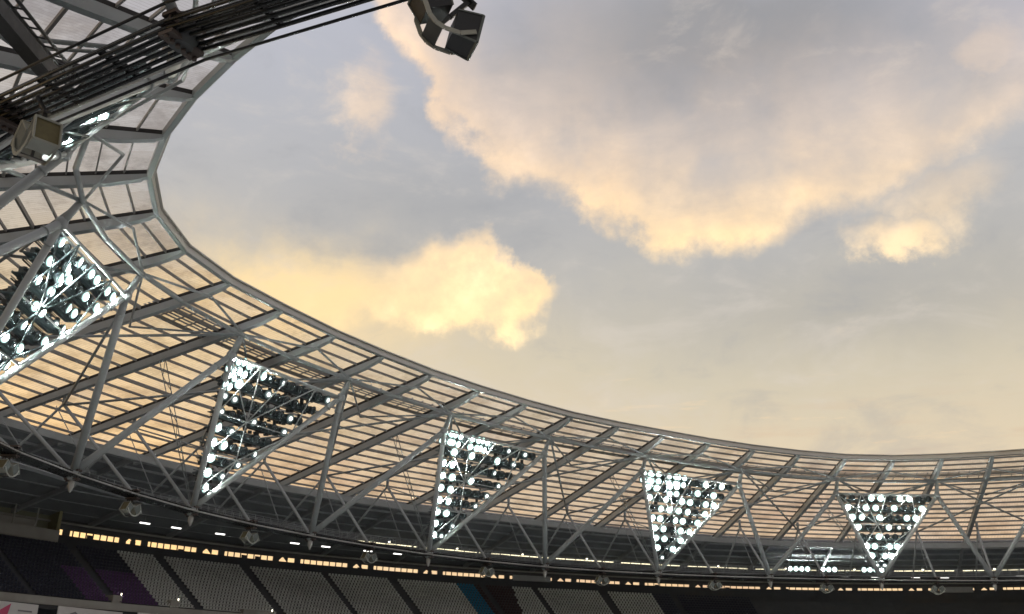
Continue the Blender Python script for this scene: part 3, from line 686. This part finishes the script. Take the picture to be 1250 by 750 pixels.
# ------------------------------------------------------------------ lights under the rear roof
ORD = ['first', 'second', 'third', 'fourth', 'fifth', 'sixth', 'seventh', 'eighth', 'ninth', 'tenth', 'eleventh', 'twelfth', 'thirteenth', 'fourteenth', 'fifteenth',
       'sixteenth', 'seventeenth', 'eighteenth', 'nineteenth', 'twentieth', 'twenty-first', 'twenty-second', 'twenty-third', 'twenty-fourth', 'twenty-fifth', 'twenty-sixth', 'twenty-seventh', 'twenty-eighth']
nb = 0
for i in range(-1, 12):
    e0, e1, o0, o1 = E(i), E(i+1), Opt(i), Opt(i+1)
    if i <= 8:
        ro = empty('strip_light'); tag(ro, ORD[i+1]+' run of warm strip lights from the right, under the rear roof deck', 'strip light', 'strip lights under the rear roof deck')
        n = 6
        for q in range(n):
            f0, f1 = (q+0.55)/(n+0.7), (q+1.42)/(n+0.7)
            a = e0.lerp(o0, 0.64).lerp(e1.lerp(o1, 0.64), f0)+UPV*0.15; c = e0.lerp(o0, 0.64).lerp(e1.lerp(o1, 0.64), f1)+UPV*0.15
            b = MB(); b.beam(a+UPV*0.12, c+UPV*0.12, 0.34, 0.14); tray = b.build('tray', M['rib'], ro)
            b = MB(); b.beam(a, c, 0.26, 0.10); b.build('tube', M['strip'], tray)
        ro = empty('round_spot'); tag(ro, ORD[i+1]+' small round spot light from the right, above the strip lights', 'spot light', 'spot lights under the rear roof deck')
        p = e0.lerp(o0, 0.58).lerp(e1.lerp(o1, 0.58), 0.55)-UPV*0.1
        b = MB(); b.lathe(p, [(0.1, 0.5), (0.24, 0.32), (0.26, 0.12), (0.20, 0.1)]); b.build('housing', M['rib'], ro)
        b = MB(); b.lathe(p, [(0.19, 0.09), (0.17, -0.05), (0.05, -0.1)]); b.build('bulb', M['spot'], ro)
    for f in (0.2, 0.62):
        s_ = 0.77; p = e0.lerp(o0, s_).lerp(e1.lerp(o1, s_), f)-UPV*0.1; t_ = (e1-e0).normalized()
        ro = empty('batten_light'); nb += 1; tag(ro, ORD[nb-1]+' short white batten light from the right, below the rear roof deck', 'batten light', 'white batten lights below the rear roof deck')
        b = MB(); b.beam(p-t_*0.8+UPV*0.14, p+t_*0.8+UPV*0.14, 0.4, 0.12); b.tube(p+UPV*0.15, p+UPV*1.2, 0.03, n=5); b.build('housing', M['rib'], ro)
        b = MB(); b.beam(p-t_*0.72, p+t_*0.72, 0.3, 0.14); b.build('tube', M['batten'], ro)
# three banks of far white floodlights, seen left of the rightmost tower
for n_, (i0, cnt) in enumerate(((2.5, 4), (2.02, 3), (1.42, 4))):
    ro = empty('floodlight_bank'); tag(ro, ['four white floodlights in a row under the far roof, left of the rightmost tower', 'three white floodlights in a row under the far roof, beside the rightmost tower', 'white floodlights in a row under the far roof, behind the rightmost tower foot'][n_], 'floodlight')
    for q in range(cnt):
        i = i0-q*0.085; p = E(i).lerp(Opt(i), 0.56)-UPV*0.25
        y = -outw(i); y.z = -0.25; y.normalize(); x = y.cross(UPV).normalized(); z = x.cross(y)
        lo = inst('floodlight', HM, ro, Matrix.Translation(p) @ Matrix((x, y, z)).transposed().to_4x4() @ Matrix.Scale(1.15, 4)); inst('lens', LENS['#'], lo)

# ------------------------------------------------------------------ upper stand
st = empty('upper_stand'); tag(st, 'dark concrete upper stand with stepped terraces and a narrow amber opening behind', 'stand')
NR, RUN, RISE = 16, 0.8, 0.5
OFF0 = 43.0
def rowz(i, r): return slotz(i)-2.45-RISE*r
S0, S1, DIV = -5, 15, 3
def steps(): return [S0+q/DIV for q in range((S1-S0)*DIV+1)]
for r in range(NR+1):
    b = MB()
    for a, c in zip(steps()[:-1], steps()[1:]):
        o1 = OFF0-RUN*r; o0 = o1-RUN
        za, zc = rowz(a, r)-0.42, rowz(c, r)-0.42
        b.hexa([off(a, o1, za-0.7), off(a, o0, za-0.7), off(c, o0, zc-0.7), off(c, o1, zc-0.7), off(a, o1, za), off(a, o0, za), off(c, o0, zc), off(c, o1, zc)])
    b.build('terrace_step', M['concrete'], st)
def slotlow(i): return interp(i, [(3, -0.12), (6, -0.25), (9, -0.36), (12, -0.44)])
b = MB(); w = MB(); fz = MB(); lz = MB()
for a, c in zip(steps()[:-1], steps()[1:]):
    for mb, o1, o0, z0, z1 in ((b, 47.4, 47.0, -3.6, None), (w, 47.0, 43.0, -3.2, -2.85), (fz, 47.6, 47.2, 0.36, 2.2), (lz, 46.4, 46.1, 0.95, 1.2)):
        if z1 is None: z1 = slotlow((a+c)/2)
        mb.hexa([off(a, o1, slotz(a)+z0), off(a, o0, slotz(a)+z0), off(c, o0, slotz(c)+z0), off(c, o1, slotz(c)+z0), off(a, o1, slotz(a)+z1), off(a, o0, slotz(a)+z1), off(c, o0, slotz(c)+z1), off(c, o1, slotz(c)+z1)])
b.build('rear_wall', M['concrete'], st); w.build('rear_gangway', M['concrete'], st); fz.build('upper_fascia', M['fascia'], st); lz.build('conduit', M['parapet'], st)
# mullions and piers of the opening
rnd = random.Random(3)
i = -4.0; k = 0
while i < 14:
    z = slotz(i); wide = (k % 11 in (6, 9))
    ww = 1.1 if wide else 0.13
    t_ = (off(i+0.05, 47.2, z)-off(i-0.05, 47.2, z)).normalized()
    b = MB(); p = off(i, 47.2, z-0.02); b.beam(p-t_*ww/2, p+t_*ww/2, 0.16, 1.0); b.build('pier' if wide else 'mullion', M['fascia'], st) if k % 11 not in (7, 8) else None
    if k % 11 == 8:
        for sg in (-1, 1):      # corner plates that leave a triangular opening
            o_ = outw(i)*0.06; q = p-t_*0.0; tri = [q+t_*(sg*0.95)-UPV*0.45, q+t_*(sg*0.95)+UPV*0.45, q+UPV*0.45]
            b = MB(); b.v += [tuple(x-o_) for x in tri]+[tuple(x+o_) for x in tri]
            for fc in ((0,1,2), (5,4,3), (0,3,4,1), (1,4,5,2), (2,5,3,0)): b.face(fc)
            b.build('corner_plate', M['fascia'], st)
    if not wide and rnd.random() < 0.16:
        b = MB(); zt = rnd.choice((0.1, 0.3, 0.55)); p2 = off(i+0.0425, 47.1, z-0.5+zt/2); b.beam(p2-t_*0.42, p2+t_*0.42, 0.1, zt); b.build('blind', M['fascia'], st)
    i += 0.085 if not wide else 0.11; k += 1
for a, c in ((5.72, 6.28), (-0.2, 0.25)):
    b = MB(); b.hexa([off(a, 47.1, slotz(a)-0.5), off(a, 46.95, slotz(a)-0.5), off(c, 46.95, slotz(c)-0.5), off(c, 47.1, slotz(c)-0.5), off(a, 47.1, slotz(a)+0.5), off(a, 46.95, slotz(a)+0.5), off(c, 46.95, slotz(c)+0.5), off(c, 47.1, slotz(c)+0.5)]); b.build('blank_panel', M['rib'], st)
# front parapet
b = MB(); b2 = MB()
fo = OFF0-RUN*(NR+1)-0.1
for a, c in zip(steps()[:-1], steps()[1:]):
    za, zc = rowz(a, NR)-0.35, rowz(c, NR)-0.35
    b.hexa([off(a, fo, za-0.35), off(a, fo-0.2, za-0.35), off(c, fo-0.2, zc-0.35), off(c, fo, zc-0.35), off(a, fo, za+0.55), off(a, fo-0.2, za+0.55), off(c, fo-0.2, zc+0.55), off(c, fo, zc+0.55)])
    b2.hexa([off(a, fo+6, za-14), off(a, fo+5.6, za-14), off(c, fo+5.6, zc-14), off(c, fo+6, zc-14), off(a, fo+6, za+1.5), off(a, fo+5.6, za+1.5), off(c, fo+5.6, zc+1.5), off(c, fo+6, zc+1.5)])
b.build('front_parapet', M['parapet'], st); b2.build('lower_wall', M['concrete'], st)
# grey stair-head boxes
for a, c, r in ((10.32, 10.72, 14), (9.25, 9.6, 15), (12.3, 12.42, 13), (11.55, 11.66, 13)):
    b = MB(); o1 = OFF0-RUN*r; o0 = o1-RUN*2.4; z = rowz(a, r+2)
    b.hexa([off(a, o1, z-0.5), off(a, o0, z-0.5), off(c, o0, z-0.5), off(c, o1, z-0.5), off(a, o1, z+0.75), off(a, o0, z+0.75), off(c, o0, z+0.75), off(c, o1, z+0.75)])
    sh = b.build('stair_head', M['parapet'], st)
    q = MB(); q.lathe(off(a, o0+0.3, z+1.0), [(0.04, -0.3), (0.04, -0.1), (0.08, -0.08), (0.07, 0.06), (0.03, 0.08)]); q.build('lamp', M['spot'], sh)
# hospitality box at the left end
hb = empty('viewing_box'); tag(hb, 'glazed viewing box with grey balcony front at the left end of the stand', 'viewing box')
def blk(a, c, o1, o0, z0, z1, nm, mt, par):
    b = MB(); za, zc = slotz(a), slotz(c)
    b.hexa([off(a, o1, za+z0), off(a, o0, za+z0), off(c, o0, zc+z0), off(c, o1, zc+z0), off(a, o1, za+z1), off(a, o0, za+z1), off(c, o0, zc+z1), off(c, o1, zc+z1)]); return b.build(nm, mt, par)
blk(12.5, 13.9, 44.5, 44.1, -1.9, -0.35, 'balcony_front', M['parapet'], hb)
blk(12.5, 13.9, 46.8, 46.5, -0.35, 2.6, 'back_wall', material('box_interior_wall', (0.22, 0.23, 0.16), 0.8), hb)
blk(12.5, 13.9, 46.8, 44.1, 2.6, 3.0, 'ceiling', M['fascia'], hb)
blk(12.5, 12.54, 46.5, 44.2, -0.35, 2.6, 'end_wall', material('box_end_wall', (0.26, 0.25, 0.14), 0.8), hb)
for q in (12.78, 13.05, 13.3): blk(q, q+0.015, 44.4, 44.3, -0.35, 2.6, 'mullion', M['parapet'], hb)
blk(12.75, 13.2, 45.4, 45.2, -0.3, 0.75, 'counter', M['parapet'], hb)
for q in (12.65, 12.8, 12.95, 13.1, 13.2): blk(q, q+0.025, 45.6, 45.4, 2.45, 2.58, 'downlight', M['batten'], hb)

# ------------------------------------------------------------------ seats
AISLES = [4.05, 5.08, 6.08, 6.86, 8.18, 9.1, 10.16, 11.28, 12.4, 13.4]
def seat_shape(mb, p, t_, w):
    Mx = Matrix((t_, w, UPV)).transposed()
    mb.box(p+w*0.02, 0.36, 0.38, 0.07, Mx); 
    Mb = Mx @ Matrix.Rotation(R(12), 3, 'X')
    mb.box(p+w*0.24+UPV*0.20, 0.33, 0.06, 0.36, Mb)
def seat_kind(i, r):
    if 7.25 <= i < 11.80: return 'white'
    if 7.0 <= i < 7.25: return 'teal'
    if 6.42+0.012*r <= i < 7.0: return 'maroon'
    if 4.35 <= i < 6.42+0.012*r: return 'white'
    if 3.3 <= i < 3.75 and r >= 12: return 'white'
    if 11.80 <= i < 12.75 and r >= 7: return 'purple'
    return 'navy'
proto = MB(); seat_shape(proto, Vector((0,0,0)), Vector((1,0,0)), Vector((0,1,0)))
seatmesh = proto.mesh('stadium_seat', M['seat_white'])
stuff = {k: MB() for k in ('white', 'teal', 'maroon', 'purple', 'navy')}
cands = []
PITCH_I = 0.5/11.6
i = 3.0
while i < 13.9:
    if min(abs(i-a) for a in AISLES) > 0.055:
        for r in range(NR):
            kd = seat_kind(i, r)
            p = off(i, OFF0-RUN*(r+0.45), rowz(i, r)); cands.append((i, r, kd, p))
    i += PITCH_I
solo = [c for c in cands if c[2] == 'white' and c[0] > 10.2]
solo.sort(key=lambda c: c[3].length); rest = set(id(c) for c in solo[:300])
for c in cands:
    i, r, kd, p = c
    t_ = (L(i+0.1)-L(i-0.1)).normalized(); t_.z = 0; w = outw(i)
    if id(c) in rest:
        o = inst('stadium_seat', seatmesh, None, Matrix.Translation(p) @ Matrix((t_, w, UPV)).transposed().to_4x4())
        tag(o, 'white folding plastic seat in the left white block of the stand', 'seat', 'white seats in the left block of the stand')
    else: seat_shape(stuff[kd], p, t_, w)
for kd, mb in stuff.items():
    if mb.v:
        o = mb.build(kd+'_seats', M['seat_'+kd]); o['kind'] = 'stuff'
        tag(o, {'white': 'rows of white plastic seats across the upper stand', 'teal': 'narrow diagonal strip of teal seats between white and maroon blocks', 'maroon': 'dark maroon block of seats right of the teal strip', 'purple': 'purple seats left of the white blocks', 'navy': 'navy seats in the shaded parts of the upper stand'}[kd], 'seats')

# ------------------------------------------------------------------ banner boards under the parapet, lower left
for n_, (a, c, mk) in enumerate(((13.5, 14.06, 'tri'), (12.45, 13.26, 'line'), (11.3, 12.25, 'line'))):
    z = rowz((a+c)/2, NR)-0.35; ro = empty('banner_board')
    tag(ro, ['white banner board with pink triangle at the bottom left corner', 'white banner board with dark marks below the purple seats', 'white banner board low under the first white seat block'][n_], 'banner')
    A_, C_ = off(a, fo-1.6, z-1.40), off(c, fo-1.6, z-1.40); w = -outw((a+c)/2)
    b = MB(); b.beam(A_, C_, 0.12, 1.7); b.build('panel', M['board'], ro)
    def pr(f, h): return A_.lerp(C_, f)+UPV*h+w*0.085
    b = MB()
    if mk == 'tri':
        n0 = len(b.v); b.v += [tuple(pr(0.58, 0.7)), tuple(pr(0.62, -0.7)), tuple(pr(0.94, -0.7))]; b.face((n0, n0+1, n0+2)); b.build('pink_triangle', M['pink'], ro)
        b = MB(); b.quad(pr(0.80,-0.6), pr(0.9, -0.6), pr(0.86, 0.5), pr(0.80, 0.4)); b.build('green_mark', M['green_print'], ro)
        b = MB(); b.quad(pr(0.12,-0.05), pr(0.42,-0.05), pr(0.42, 0.12), pr(0.12, 0.12)); b.build('lettering', M['grey_print'], ro)
    else:
        n0 = len(b.v); b.v += [tuple(pr(0.62, -0.4)), tuple(pr(0.74, 0.4)), tuple(pr(0.82, 0.1)), tuple(pr(0.70, -0.5))]; b.face((n0, n0+1, n0+2, n0+3)); b.build('mark', M['grey_print'], ro)
        b = MB(); b.quad(pr(0.15,-0.1), pr(0.5,-0.1), pr(0.5, 0.12), pr(0.15, 0.12)); b.build('lettering', M['grey_print'], ro)
